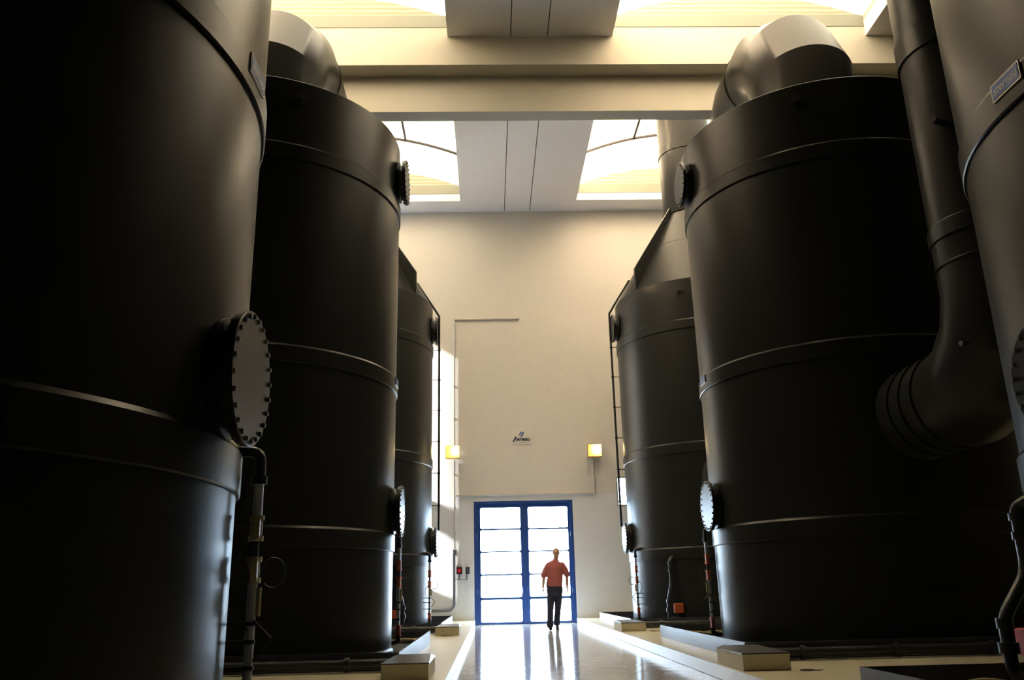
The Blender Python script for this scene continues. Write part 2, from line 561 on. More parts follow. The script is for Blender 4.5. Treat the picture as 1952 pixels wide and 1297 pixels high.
# ------------------------------------------------------------------ glazed double door
def rrect(x0, z0, x1, z1, r, k=5):
    pts = []
    for cx, cz, a in ((x1-r, z0+r, -PI/2), (x1-r, z1-r, 0), (x0+r, z1-r, PI/2), (x0+r, z0+r, PI)):
        for i in range(k+1):
            t = a+PI/2*i/k
            pts.append((cx+r*math.cos(t), cz+r*math.sin(t)))
    return pts
def cell_frame(m, x0, z0, x1, z1, hx0, hz0, hx1, hz1, r, ya, yb):
    """solid cell with a rounded opening, between planes ya and yb"""
    inner = rrect(hx0, hz0, hx1, hz1, r)
    outer = []
    k = 6
    cs = [(x1, z0), (x1, z1), (x0, z1), (x0, z0)]
    for c in cs: outer += [c]*k
    # spread the outer points so quads stay clean
    n = len(inner)
    va = [(x, ya, z) for x, z in inner]; vb = [(x, yb, z) for x, z in inner]
    oa = [(x, ya, z) for x, z in outer]; ob = [(x, yb, z) for x, z in outer]
    fs = []
    for i in range(n):
        j = (i+1) % n
        if outer[i] == outer[j]:
            fs += [(i, j, 2*n+i), (n+j, n+i, 3*n+i)]
        else:
            fs += [(i, j, 2*n+j, 2*n+i), (n+j, n+i, 3*n+i, 3*n+j), (2*n+i, 2*n+j, 3*n+j, 3*n+i)]
        fs.append((j, i, n+i, n+j))
    m.add(va+vb+oa+ob, fs)

door = empty('door_1', ((DL+DR)/2, WALL_Y, 0))
tag(door, 'blue framed glazed double door in the end wall', None, kind='structure')
dcx = (DL+DR)/2
W2 = (DR-DL)/2
fm = MB()
fm.box(-W2, 0.0, 0, -W2+0.085, 0.16, DH).box(W2-0.085, 0.0, 0, W2, 0.16, DH).box(-W2+0.085, 0.0, DH-0.085, W2-0.085, 0.16, DH)
fm.box(-W2+0.085, 0.101, 0.012, -W2+0.105, 0.115, DH-0.085).box(W2-0.105, 0.101, 0.012, W2-0.085, 0.115, DH-0.085).box(-W2+0.105, 0.101, DH-0.105, W2-0.105, 0.115, DH-0.085)
fm.build('door_frame', M['blue'], door)
MB().box(-0.025, 0.101, 0.0125, 0.025, 0.112, DH-0.106).build('centre_strip', M['blue'], door)
MB().box(-W2+0.085, 0.02, 0.0, W2-0.085, 0.14, 0.012).build('threshold', M['curb'], door)
zb = [(0.075, 0.69), (0.75, 1.36), (1.40, 2.01), (2.045, 2.65), (2.695, 3.30)]
edges_z = [0.0125, 0.72, 1.38, 2.027, 2.672, DH-0.0852]
for sgn in (-1, 1):
    if sgn < 0: lx0, lx1, hx0, hx1 = -W2+0.0852, -0.0003, -W2+0.19, -W2+0.19+1.18
    else: lx0, lx1, hx0, hx1 = 0.0003, W2-0.0852, W2-0.16-1.17, W2-0.16
    lf = MB()
    gl = MB()
    for (z0, z1), e0, e1 in zip(zb, edges_z[:-1], edges_z[1:]):
        cell_frame(lf, lx0, e0, lx1, e1, hx0, z0, hx1, z1, 0.045, 0.045, 0.10)
        gl.box(hx0-0.02, 0.068, z0-0.02, hx1+0.02, 0.076, z1+0.02)
    l = lf.build('door_leaf', M['blue'], door)
    gl.build('glass', M['glass'], l)
    h = MB()
    xh = -0.06*(1) if sgn < 0 else 0.06
    h.tube([(xh, 0.045, 0.86), (xh, -0.01, 0.86), (xh, -0.01, 1.0), (xh, 0.045, 1.0)], 0.014, 8)
    h.build('door_handle', M['blue'], l, smooth=40)
    hg = MB()
    for z in (0.9, 2.5):
        xe = lx0 if sgn < 0 else lx1
        hg.cyl((xe, 0.04, z-0.06), (xe, 0.04, z+0.06), 0.015, 10)
    hg.build('hinge', M['steel'], l, smooth=40)

# small window in the end wall
w1 = empty('window_1', ((WX0+WX1)/2, WALL_Y+0.05, (WZ0+WZ1)/2))
tag(w1, 'small bright square window right of the door', None, kind='structure')
hw, hh = (WX1-WX0)/2, (WZ1-WZ0)/2
f1 = MB()
f1.box(-hw, -0.06, -hh, -hw+0.05, 0.05, hh).box(hw-0.05, -0.06, -hh, hw, 0.05, hh).box(-hw+0.05, -0.06, -hh, hw-0.05, 0.05, -hh+0.05).box(-hw+0.05, -0.06, hh-0.05, hw-0.05, 0.05, hh)
f1.build('window_frame', M['curb'], w1)
MB().box(-hw+0.04, 0, -hh+0.04, hw-0.04, 0.008, hh-0.04).build('pane', M['glass'], w1)

# ------------------------------------------------------------------ tanks
collar_cache = {}
def collar_mesh(z0, z1, d=0.024):
    m = MB()
    m.lathe([(R-0.01, z0), (R+d-0.008, z0), (R+d, z0+0.01), (R+d, z1-0.03), (R+0.004, z1), (R-0.01, z1)], n=160, closed_profile=True)
    return m

def make_manhole(parent, z, sgn, name='manhole'):
    """nozzle and bolted cover that faces the aisle; sgn=+1 faces +X"""
    e = bpy.data.objects.new(name, None)
    C.objects.link(e)
    e.empty_display_size = 0.1
    e.parent = parent
    e.location = (sgn*R, 0, z)
    e.rotation_euler = (0, 0, 0 if sgn > 0 else PI)
    if not collar_cache.get('mh'):
        a = MB().lathe([(0.29, -0.10), (0.29, 0.105)], axis='x', n=56, cap0=False, cap1=False)
        a.lathe([(0.29, 0.0), (0.335, 0.0), (0.335, 0.03), (0.29, 0.03)], axis='x', n=56, closed_profile=True)
        o1 = a.build('nozzle', M['tank'], e, smooth=35)
        b = MB().lathe([(0.285, 0.085), (0.365, 0.085), (0.365, 0.112), (0.285, 0.112)], axis='x', n=56, closed_profile=True)
        o2 = b.build('flange', M['tank'], e, smooth=35)
        c = MB().lathe([(0.372, 0.113), (0.372, 0.134), (0.366, 0.140)], axis='x', n=64)
        o3 = c.build('cover', M['cover'], e, smooth=35)
        k = MB().lathe([(0.015, 0.0), (0.015, 0.010), (0.010, 0.015)], axis='x', n=6)
        k.lathe([(0.008, -0.075), (0.008, 0.0)], axis='x', n=6, cap1=False)
        k.lathe([(0.014, -0.062), (0.014, -0.050)], axis='x', n=6)
        o4 = k.build('bolt', M['bolt'], e)
        collar_cache['mh'] = [o.data for o in (o1, o2, o3, o4)]
        bpy.data.objects.remove(o4)
        for o in (o1, o2, o3): bpy.data.objects.remove(o)
    d = collar_cache['mh']
    for nm, me in (('nozzle', d[0]), ('flange', d[1]), ('cover', d[2])):
        o = bpy.data.objects.new(nm, me); C.objects.link(o); o.parent = e
    for i in range(24):
        a = 2*PI*(i+0.5)/24
        o = bpy.data.objects.new('bolt', d[3]); C.objects.link(o); o.parent = e
        o.location = (0.140, 0.342*math.cos(a), 0.342*math.sin(a))
    return e

def text_mesh(txt, size, depth=0.0, shear=0.0, bold=0.0):
    cu = bpy.data.curves.new('lettering', 'FONT')
    cu.body = txt
    cu.size = size
    cu.align_x = 'CENTER'
    cu.align_y = 'CENTER'
    cu.extrude = depth
    cu.shear = shear
    cu.offset = bold
    to = bpy.data.objects.new('tmp_text', cu)
    C.objects.link(to)
    dg = bpy.context.evaluated_depsgraph_get()
    me = bpy.data.meshes.new_from_object(to.evaluated_get(dg))
    bpy.data.objects.remove(to)
    return me

def text_obj(txt, size, mat, parent, loc, rot, name='lettering', **kw):
    me = text_mesh(txt, size, **kw)
    me.name = name
    me.materials.clear()
    me.materials.append(mat)
    o = bpy.data.objects.new(name, me)
    C.objects.link(o)
    o.parent = parent
    o.location = loc
    o.rotation_euler = rot
    return o

def make_gauge(parent, sgn, back, warm):
    """level gauge standing against the tank; local frame of the tank"""
    yo = 0.66 if back else -0.72
    bx = sgn*math.sqrt((R+0.13)**2-yo*yo)
    ix = sgn*math.sqrt((R-0.02)**2-yo*yo)
    e = bpy.data.objects.new('level_gauge', None)
    C.objects.link(e); e.parent = parent; e.location = (bx, yo, 0)
    e['label'] = 'level gauge with clear tube and %s valves' % ('orange' if warm else 'beige')
    vm = M['orange'] if warm else M['beige_plastic']
    dx = ix-bx
    def A(m, n, mat, sm=40): return m.build(n, mat, e, smooth=sm)
    A(MB().tube(rounded([(dx, 0, 1.82), (0, 0, 1.82), (0, 0, 1.64)], 0.08), 0.034, 14), 'elbow', M['pvc'], 50)
    A(MB().cyl((0, 0, 1.67), (0, 0, 1.62), 0.046, 14), 'union', M['pvc'])
    A(MB().cyl((0, 0, 1.62), (0, 0, 1.42), 0.028, 14), 'gauge_tube', M['clear'])
    for z in (1.36, 1.12, 0.42):
        v = MB().cyl((0, 0, z-0.07), (0, 0, z+0.07), 0.036, 12).cyl((0, 0, z-0.075), (0, 0, z-0.045), 0.046, 12).cyl((0, 0, z+0.045), (0, 0, z+0.075), 0.046, 12)
        vo = A(v, 'valve', vm)
        hnd = MB().box(-sgn*0.0, -0.065, z-0.065, sgn*0.035, -0.04, z+0.065)
        hnd.cyl((0, 0, z), (0, -0.05, z), 0.016, 8)
        hnd.v = [(a, b, c) for a, b, c in hnd.v]
        A(hnd, 'valve_lever', vm)
    A(MB().cyl((0, 0, 1.29), (0, 0, 1.19), 0.022, 12), 'short_tube', M['pvc'])
    A(MB().cyl((0, 0, 1.05), (0, 0, 0.49), 0.027, 14), 'gauge_tube', M['clear'])
    A(MB().cyl((sgn*0.04, 0.0, 1.02), (sgn*0.04, 0.0, 0.86), 0.014, 10), 'float_switch', M['beige_plastic'])
    for z in (0.82, 0.72, 0.58):
        A(MB().cyl((0, 0, z-0.012), (0, 0, z+0.012), 0.034, 14).box(min(dx, 0), -0.01, z-0.008, max(dx, 0), 0.01, z+0.008), 'clamp', M['rubber'])
    A(MB().tube([(0, 0, 0.35), (0, 0, 0.27), (dx*0.4, 0, 0.25), (dx, 0, 0.25)], 0.034, 12), 'lower_elbow', M['pvc'])
    # cables: a ring beside the valve, a long loop, a small kink
    c1 = [(sgn*(0.05+0.07*(1-math.cos(t))), -0.02, 1.10+0.085*math.sin(t)) for t in [PI*2*i/18-PI/2*0 for i in range(17)]]
    A(MB().tube(c1, 0.006, 6), 'cable', M['rubber'])
    c2 = [(-sgn*0.10*math.sin(PI*i/12), -0.04, 1.14-0.36*i/12) for i in range(13)]
    A(MB().tube(c2, 0.005, 6), 'cable', M['rubber'])
    c3 = [(sgn*0.02, -0.02, 0.84), (sgn*0.13, -0.03, 0.74), (sgn*0.10, -0.03, 0.70), (sgn*0.03, -0.02, 0.62)]
    A(MB().tube(c3, 0.006, 6), 'cable', M['rubber'])

def make_drain(parent, sgn, ang_x, ang_y, kick):
    """drain pipe: tank outlet elbow, drop, slanted leg, coupling down into the tray, valve actuator"""
    e = bpy.data.objects.new('drain_pipe', None)
    C.objects.link(e); e.parent = parent; e.location = (ang_x, ang_y, 0)
    e['label'] = 'dark angled drain pipe with coloured valve box'
    d = Vector((-ang_x, -ang_y, 0)).normalized()
    k = Vector(kick)
    p = [d*0.35+Vector((0, 0, 1.58)), d*0.12+Vector((0, 0, 1.58)), Vector((0, 0, 1.52)), Vector((0, 0, 1.02)), k+Vector((0, 0, 0.68)), k+Vector((0, 0, 0.24)), k+d*0.5+Vector((0, 0, 0.24))]
    MB().tube(rounded(p, 0.11), 0.05, 16).build('pipe', M['pvc'], e, smooth=50)
    for z in (1.45, 1.30):
        MB().cyl((0, 0, z-0.03), (0, 0, z+0.03), 0.066, 16).build('coupling', M['pvc'], e, smooth=35)
    MB().cyl(k+Vector((0, 0, 0.60)), k+Vector((0, 0, 0.68)), 0.062, 16).build('coupling', M['pvc'], e, smooth=35)
    MB().cyl(k+Vector((0, 0, 0.42)), k+Vector((0, 0, 0.50)), 0.075, 16).build('flange', M['pvc'], e, smooth=35)
    b = k + Vector((sgn*-0.20, 0.0, 0))
    MB().bevbox(b.x-0.10, b.y-0.07, 0.40, b.x+0.10, b.y+0.07, 0.60, 0.012).build('valve_box', M['orange'] if sgn*1 and parent.get('warm') else M['red'], e)
    MB().cyl((b.x, b.y, 0.26), (b.x, b.y, 0.40), 0.04, 10).cyl((k.x, k.y, 0.30), (b.x, b.y, 0.30), 0.03, 10).build('valve_stem', M['pvc'], e, smooth=35)

shared = {}
def shared_part(key, builder, name, mat, parent, smooth=None):
    if key not in shared:
        o = builder().build(name, mat, parent, smooth=smooth)
        shared[key] = o.data
        return o
    o = bpy.data.objects.new(name, shared[key])
    C.objects.link(o); o.parent = parent
    return o

LABELS = {
 '1L': 'nearest black tank of the left row, cut off by the left edge',
 '2L': 'tall black tank, middle one of the left row, with elbow duct on top',
 '3L': 'farthest black tank of the left row, against the end wall',
 '1R': 'nearest black tank of the right row, cut off by the right edge',
 '2R': 'tall black tank, middle one of the right row, with elbow duct on top',
 '3R': 'farthest black tank of the right row, with cone top and fins'}
plate_pos = {'1L': 0.05, '2L': 0.0, '1R': 0.0, '2R': 0.0}
for key, y in TY.items():
    sgn = 1 if key[1] == 'L' else -1        # direction towards the aisle
    x = XL if key[1] == 'L' else XR
    t = empty('process_tank', (x, y, 0))
    tag(t, LABELS[key], 'tank', 'black process tanks')
    last = key[0] == '3'
    if last: t['warm'] = 1
    shared_part('shell', lambda: MB().lathe([(R-0.0, Z_BASE), (R, Z3), (R, Z3U), (R, Z2), (R, Z2U), (R, Z1), (R, Z1U), (R, ZTOP-0.01), (R-0.012, ZTOP)], n=160), 'shell', M['tank'], t, 30)
    shared_part('foot', lambda: MB().lathe([(R+0.03, ZP+0.012), (R+0.03, ZP+0.05), (R, ZP+0.075), (R-0.02, ZP+0.012)], n=120, closed_profile=True).lathe([(R-0.02, ZP+0.012), (R-0.02, Z_BASE)], n=64), 'base_flange', M['tank'], t, 30)
    for kk, (a, b) in enumerate(((Z3, Z3U), (Z2, Z2U), (Z1, Z1U))):
        shared_part('collar%d' % kk, lambda a=a, b=b: collar_mesh(a, b), 'collar', M['tank'], t, 30)
    make_manhole(t, 2.115, sgn)
    make_manhole(t, 7.48, sgn)
    # stub nozzle high on the side facing the camera
    ang = math.atan2(-1.97, sgn*0.99)
    dv = Vector((math.cos(ang), math.sin(ang), 0))
    if key[0] != '1':
        st = MB().cyl(dv*(R-0.03)+Vector((0, 0, 7.80)), dv*(R+0.10)+Vector((0, 0, 7.80)), 0.045, 12)
        st.cyl(dv*(R+0.0)+Vector((0, 0, 7.80)), dv*(R+0.02)+Vector((0, 0, 7.80)), 0.085, 14)
        st.cyl(dv*(R+0.10)+Vector((0, 0, 7.80)), dv*(R+0.14)+Vector((0, 0, 7.80)), 0.07, 6)
        st.build('stub_nozzle', M['rubber'], t, smooth=35)
    if key != '1R':
        make_gauge(t, sgn, not last, not (key == '1L'))
    if key[0] == '1':
        make_drain(t, sgn, sgn*1.36, 2.13, (0.10*sgn if sgn > 0 else -0.26, 0.0, 0))
    if last:
        make_drain(t, sgn, sgn*1.60, -1.68, (sgn*0.10, -0.04, 0))
    if key in plate_pos:
        npd = bpy.data.objects.new('nameplate', None)
        C.objects.link(npd); npd.parent = t
        npd.location = (sgn*(R+0.026), plate_pos[key], 4.065)
        npd.rotation_euler = (0, 0, PI/2*sgn)
        npd['label'] = 'small blue nameplate with pale lettering'
        MB().bevbox(-0.155, -0.006, -0.065, 0.155, 0.006, 0.065, 0.004).build('rim', M['steel'], npd)
        MB().box(-0.14, -0.009, -0.052, 0.14, -0.0055, 0.052).build('face', M['plate_blue'], npd)
        text_obj('stereau', 0.085, M['plate_ink'], npd, (0, -0.0105, 0), (PI/2, 0, 0), shear=0.2, bold=0.001)
    if last:
        # cone roof with neck and fins
        zc1, rn = 10.60, 0.72
        co = MB().lathe([(R, ZTOP-0.005), (rn+(R-rn)*0.46, ZTOP+(zc1-ZTOP)*0.54), (rn+(R-rn)*0.46-0.004, ZTOP+(zc1-ZTOP)*0.545), (rn, zc1)], n=120)
        co.build('cone_roof', M['tank'], t, smooth=12)
        ne = MB().lathe([(rn, zc1-0.02), (rn, 11.9)], n=72, cap0=False, cap1=False)
        ne.lathe([(rn, 11.9), (rn, 14.9), (rn-0.02, 14.9), (rn-0.02, 11.9)], n=72, cap0=False, cap1=False)
        ne.lathe([(rn, 12.45), (rn+0.022, 12.45), (rn+0.022, 12.68), (rn, 12.70)], n=72, closed_profile=True)
        ne.lathe([(rn, zc1-0.01), (rn+0.03, zc1-0.01), (rn+0.03, zc1+0.10), (rn, zc1+0.11)], n=72, closed_profile=True)
        ne.build('neck_duct', M['tank'], t, smooth=30)
        a0 = math.atan2(-1.16, sgn*1.87)
        for q in range(4):
            a = a0+q*PI/2
            ra, ua = Vector((math.cos(a), math.sin(a), 0)), Vector((-math.sin(a), math.cos(a), 0))
            prof = [(R-0.01, ZTOP+0.0), (R-0.01, ZTOP+0.60), (rn+0.05, zc1+0.14), (rn-0.01, zc1+0.14), (rn-0.01, zc1-0.06)]
            vs = []
            for s_ in (-0.02, 0.02):
                vs += [tuple(ra*r_+ua*s_+Vector((0, 0, z_))) for r_, z_ in prof]
            MB().add(vs, [(0, 1, 2, 3, 4), (9, 8, 7, 6, 5)]+[(i, 5+i, 5+(i+1) % 5, (i+1) % 5) for i in range(5)]).build('fin', M['tank'], t)
        # riser that runs down outside the covers
        yo = 0.12
        rp = [(sgn*(R-0.42), yo, ZTOP+0.76), (sgn*(R+0.03), yo, ZTOP+0.05), (sgn*(R+0.17), yo, ZTOP-0.18), (sgn*(R+0.17), yo, 2.40)]
        ri = MB().tube(rp, 0.028, 10).build('vent_pipe', M['rubber'], t, smooth=35)
        for z in (7.0, 6.2, 5.4, 4.6, 3.8, 3.0):
            cl = MB().cyl((sgn*(R-0.01), yo, z), (sgn*(R+0.17), yo, z), 0.010, 6).cyl((sgn*(R+0.17), yo, z-0.02), (sgn*(R+0.17), yo, z+0.02), 0.038, 10)
            cl.build('pipe_clip', M['rubber'], ri)

# exhaust ducts that leave the middle tanks, turn and drop to the far tanks
def duct(name, pts, r, label, x, bands=()):
    o = empty(name, (x, pts[0][0], pts[0][1]))
    tag(o, label, 'duct')
    P = [(0, a-pts[0][0], b-pts[0][1]) for a, b in pts]
    MB().tube(P, r, 72, ref=(1, 0, 0)).build('duct_body', M['tank'], o, smooth=20)
    for (y, z, ay, az_, w, dr) in bands:
        d = Vector((0, ay, az_)).normalized()
        c = Vector((0, y-pts[0][0], z-pts[0][1]))
        MB().tube([c-d*w/2, c+d*w/2-d*0.02, c+d*w/2], r, 72, radii=[r+dr, r+dr, r+0.003]).build('collar', M['tank'], o, smooth=30)
    return o
Y2 = TY['2R']
def ubend(y0, z0, rb, gap):
    # up leg, mitred half turn in 30 degree steps, down leg
    t = rb*math.tan(math.radians(15))
    a = [(y0, z0+t)]
    for k in (1, 2):
        d = math.radians(90-30*k)
        a.append((a[-1][0]+2*t*math.cos(d), a[-1][1]+2*t*math.sin(d)))
    b = [(2*(y0+rb)+gap-p[0], p[1]) for p in a[::-1]]
    return a+b
def exhaust(x, y0, label):
    u = ubend(y0, 9.01, 1.42, 0.42)
    yd = u[-1][0]
    pts = [(y0, ZTOP)]+u+[(yd, 4.0), (yd+0.7, 3.2), (TY['3R']-R-0.01, 3.2)]
    yt = y0+1.42+0.1
    duct('exhaust_duct', pts, 0.87, label, x, bands=((yt, u[2][1], 1, 0, 0.12, 0.02), (y0, ZTOP+0.04, 0, 1, 0.06, 0.025)))
exhaust(XR, TY['2R'], 'fat mitred elbow duct on top of the middle right tank')
exhaust(XL, TY['2L'], 'fat mitred elbow duct on top of the middle left tank')
# duct between the two nearest tanks on the right
py, pr_ = 8.42, 0.60
pts = [(TY['1R'], ZTOP), (TY['1R'], 9.55), (TY['1R']+0.8, 10.35), (py-0.8, 10.35), (py, 9.55), (py, 3.95), (py+0.16, 3.52), (py+0.55, 3.17), (py+0.95, 3.05), (10.50, 3.05)]
dd = duct('transfer_duct', pts, pr_, 'dark pipe dropping between the two nearest right tanks, elbow at its foot', XR,
          bands=((py, 7.07, 0, 1, 0.33, 0.022), (py, 4.68, 0, 1, 0.20, 0.022), (py, 4.29, 0, 1, 0.03, 0.02),
                 (9.55, 3.05, 1, 0, 0.03, 0.02), (9.85, 3.05, 1, 0, 0.03, 0.02), (10.15, 3.05, 1, 0, 0.03, 0.02)))
o0 = Vector((XR, TY['1R'], ZTOP))
def stud(px, pyy, pz, mat, r=0.035, l=0.10):
    c = Vector((0, py, pz))
    q = Vector((px-XR, pyy-py, 0)).normalized()
    a = Vector((0, py-TY['1R'], pz-ZTOP))+q*(pr_-0.02)
    MB().cyl(a, a+q*(l+0.02), r, 10).build('stud', mat, dd, smooth=35)
stud(5.05, 8.1, 5.90, M['rubber'])
stud(5.08, 8.30, 3.35, M['rubber'], 0.03, 0.06)

# ------------------------------------------------------------------ trays, plinths, header pipes, hoses
row_words = {'1': 'nearest', '2': 'middle', '3': 'farthest'}
for key, y in TY.items():
    left = key[1] == 'L'
    sgn = 1 if left else -1
    x = XL if left else XR
    side = 'left' if left else 'right'
    rw = row_words[key[0]]
    xa = -1.03 if left else 2.90            # aisle edge
    xo = x-2.68 if left else x+2.68
    x0, x1 = min(xa, xo), max(xa, xo)
    ya, yb = y-2.62, min(y+2.35, WALL_Y-0.4)
    if key[0] == '3': yb = min(y+2.55, WALL_Y-0.25)
    tr = MB()
    h, w = 0.19, 0.02
    z0 = ZP+0.002
    tr.box(x0, ya, z0, x1, yb, z0+0.008)
    tr.box(x0, ya, z0+0.008, x0+w, yb, z0+h).box(x1-w, ya, z0+0.008, x1, yb, z0+h)
    tr.box(x0+w, ya, z0+0.008, x1-w, ya+w, z0+h).box(x0+w, yb-w, z0+0.008, x1-w, yb, z0+h)
    tr.v = [(a-x, b-y, c-ZP) for a, b, c in tr.v]
    to = tr.build('drip_tray', M['tray'], loc=(x, y, ZP))
    tag(to, 'shallow grey drip tray around the foot of the %s tank in the %s row' % (rw, side), 'tray', 'grey drip trays')
    # header pipe in front of the tray
    if key[0] != '1':
        yp = ya-0.15
        hx0, hx1 = (xo, xa-0.1) if left else (xa+0.15, xo)
        hp = empty('header_pipe', ((hx0+hx1)/2, yp, ZP))
        tag(hp, 'black floor pipe with couplings in front of the %s %s tank' % (rw, side), 'pipe', 'floor header pipes')
        L = (hx1-hx0)/2
        MB().cyl((-L, 0, 0.085), (L, 0, 0.085), 0.055, 14).build('pipe', M['pvc'], hp, smooth=35)
        for k in range(5):
            cx = -L+0.45+k*(2*L-0.9)/4
            MB().cyl((cx-0.03, 0, 0.085), (cx+0.03, 0, 0.085), 0.078, 16).build('coupling', M['pvc'], hp, smooth=35)
        # plinth
        px0, px1 = (-1.08, -0.62) if left else (2.52, 3.0)
        yq = y-3.82
        pb = empty('pipe_plinth', ((px0+px1)/2, yq+0.5, ZP))
        tag(pb, 'cream concrete block with dark lid at the aisle corner of the %s %s tray' % (rw, side), 'plinth', 'concrete pipe plinths')
        hwx = (px1-px0)/2
        MB().box(-hwx, -0.5, 0.001, hwx, 0.5, 0.155).build('block', M['plinth'], pb)
        m = MB()
        m.add([(-hwx-0.008, -0.508, 0.156), (hwx+0.008, -0.508, 0.156), (hwx+0.008, 0.508, 0.156), (-hwx-0.008, 0.508, 0.156),
               (-hwx-0.008, -0.508, 0.168), (hwx+0.008, -0.508, 0.168), (hwx-0.04, 0.47, 0.185), (-hwx+0.06, 0.47, 0.185)],
              [(3, 2, 1, 0), (4, 5, 6, 7), (0, 1, 5, 4), (1, 2, 6, 5), (2, 3, 7, 6), (3, 0, 4, 7)])
        m.build('lid', M['lid'], pb)
        if key in ('2R', '3R', '3L'):
            rg = MB()
            fx = (px1+0.12) if not left else px0+0.18
            ring = [(0.07*math.cos(a), 0.06*math.sin(a), 0.008) for a in [2*PI*i/14*0.8 for i in range(15)]]
            rg.tube(ring+[(0.15, -0.02, 0.008)], 0.005, 6)
            ro = rg.build('floor_ring', M['rubber'], loc=(fx, yq-0.12, ZP), smooth=40)
            tag(ro, 'small dark wire ring on the floor before the %s %s concrete block' % (rw, side), 'ring', 'wire rings on the floor')
    # hoses lying in the tray on the aisle side
    hm = M['beige_plastic']
    if key[0] == '3':
        yh = y-2.42
        pts = [(x+sgn*2.2, yh, z0+0.07), (x+sgn*1.2, yh+0.03, z0+0.05), (x-sgn*0.5, yh, z0+0.05), (x-sgn*2.0, yh+0.02, z0+0.05)]
        hs = MB().tube([(a-x, b-y, c-ZP) for a, b, c in pts], 0.022, 8).build('hose', hm, loc=(x, y, ZP), smooth=40)
        tag(hs, 'beige hose in the tray before the farthest %s tank' % side, 'hose', 'beige hoses')
    else:
        for k in range(2):
            pts = []
            for i in range(25):
                t = i/24
                pts.append((sgn*(2.53-0.02*k-1.5*t), 2.17+0.11*k+0.012*math.sin(t*9+k*2), 0.040+0.035*math.sin(t*7+k*1.3)**2))
            hs = MB().tube(pts, 0.019, 10).build('hose', hm, loc=(x, y, ZP), smooth=40)
            tag(hs, '%s beige hose lying in the far end of the %s %s tray' % (('inner', 'outer')[k], rw, side), 'hose', 'beige hoses')

# ------------------------------------------------------------------ things on the end wall
WY = WALL_Y
def conduit(name, pts, r, mat, label, clips=()):
    m = MB().tube([(a-pts[0][0], b-pts[0][1], c-pts[0][2]) for a, b, c in pts], r, 10)
    o = empty(name, pts[0])
    tag(o, label, 'conduit', 'conduits on the end wall')
    m.build('pipe', mat, o, smooth=40)
    for c in clips:
        q = Vector(c)-Vector(pts[0])
        MB().box(q.x-0.03, q.y-r-0.01, q.z-0.02, q.x+0.03, q.y+0.035, q.z+0.02).build('clip', mat, o)
    return o
yw = WY-0.035
conduit('conduit', [(-1.03, yw, 2.12), (-1.03, yw, 4.70)], 0.022, M['conduit'], 'white vertical conduit under the left wall lamp', [(-1.03, yw, z) for z in (2.6, 3.3, 4.3)])
conduit('conduit', [(-1.03, yw, 5.16), (-1.03, yw, 9.17), (1.03, yw, 9.17)], 0.022, M['conduit'], 'white conduit rising above the left lamp and turning right high on the wall', [(-1.03, yw, z) for z in (6, 7, 8, 9)]+[(0.0, yw, 9.17), (0.95, yw, 9.17)])
conduit('conduit', [(-0.99, yw, 3.67), (3.14, yw, 3.67), (3.14, yw, 4.66)], 0.022, M['conduit'], 'white conduit above the door running to the right wall lamp', [(x, yw, 3.67) for x in (-0.5, 0.8, 2.0)]+[(3.14, yw, 4.2)])
pts = [(-1.05, yw-0.01, 2.0), (-1.05, yw-0.01, 0.62)]
for i in range(1, 7):
    a = PI/2*i/6
    pts.append((-1.05-0.20*(1-math.cos(a)), yw-0.01, 0.62-0.20*math.sin(a)))
pts += [(-1.75, yw-0.01, 0.42), (-1.75, yw-0.01, 0.20)]
conduit('conduit', pts, 0.035, M['grey_conduit'], 'thick grey conduit bending left near the floor', [(-1.05, yw-0.01, z) for z in (1.7, 1.2, 0.8)]+[(-1.5, yw-0.01, 0.42)])
bx = empty('junction_box', (-1.03, WY, 2.04))
tag(bx, 'small grey junction box where the white conduit meets the thick grey one', 'junction box')
MB().bevbox(-0.05, -0.09, -0.07, 0.05, 0.0, 0.07, 0.012).build('box', M['grey_conduit'], bx)
MB().box(-0.056, -0.096, 0.05, 0.056, -0.001, 0.066).build('lid', M['grey_conduit'], bx)
# switch boxes
sb = empty('emergency_switch', (-0.90, WY, 1.52))
tag(sb, 'black box with a red push button, left of the door', 'switch')
MB().bevbox(-0.085, -0.09, -0.10, 0.085, 0.0, 0.10, 0.012).build('housing', M['rubber'], sb)
MB().cyl((0, -0.09, 0), (0, -0.12, 0), 0.03, 16).cyl((0, -0.12, 0), (0, -0.145, 0), 0.06, 20).build('push_button', M['red'], sb, smooth=40)
MB().tube([(0.0, -0.03, -0.10), (0.0, -0.03, -0.25), (-0.13, -0.03, -0.25)], 0.011, 8).build('cable_tube', M['grey_conduit'], sb, smooth=40)
sw = empty('light_switch', (-0.66, WY, 1.52))
tag(sw, 'small black twin switch box nearest the door frame', 'switch')
MB().bevbox(-0.055, -0.07, -0.095, 0.055, 0.0, 0.095, 0.01).build('housing', M['rubber'], sw)
MB().box(-0.03, -0.078, 0.01, 0.03, -0.07, 0.06).box(-0.03, -0.078, -0.06, 0.03, -0.07, -0.01).build('rocker', M['grey_conduit'], sw)
MB().tube([(-0.02, -0.03, -0.095), (-0.02, -0.03, -0.25), (-0.22, -0.03, -0.25)], 0.011, 8).build('cable_tube', M['grey_conduit'], sw, smooth=40)

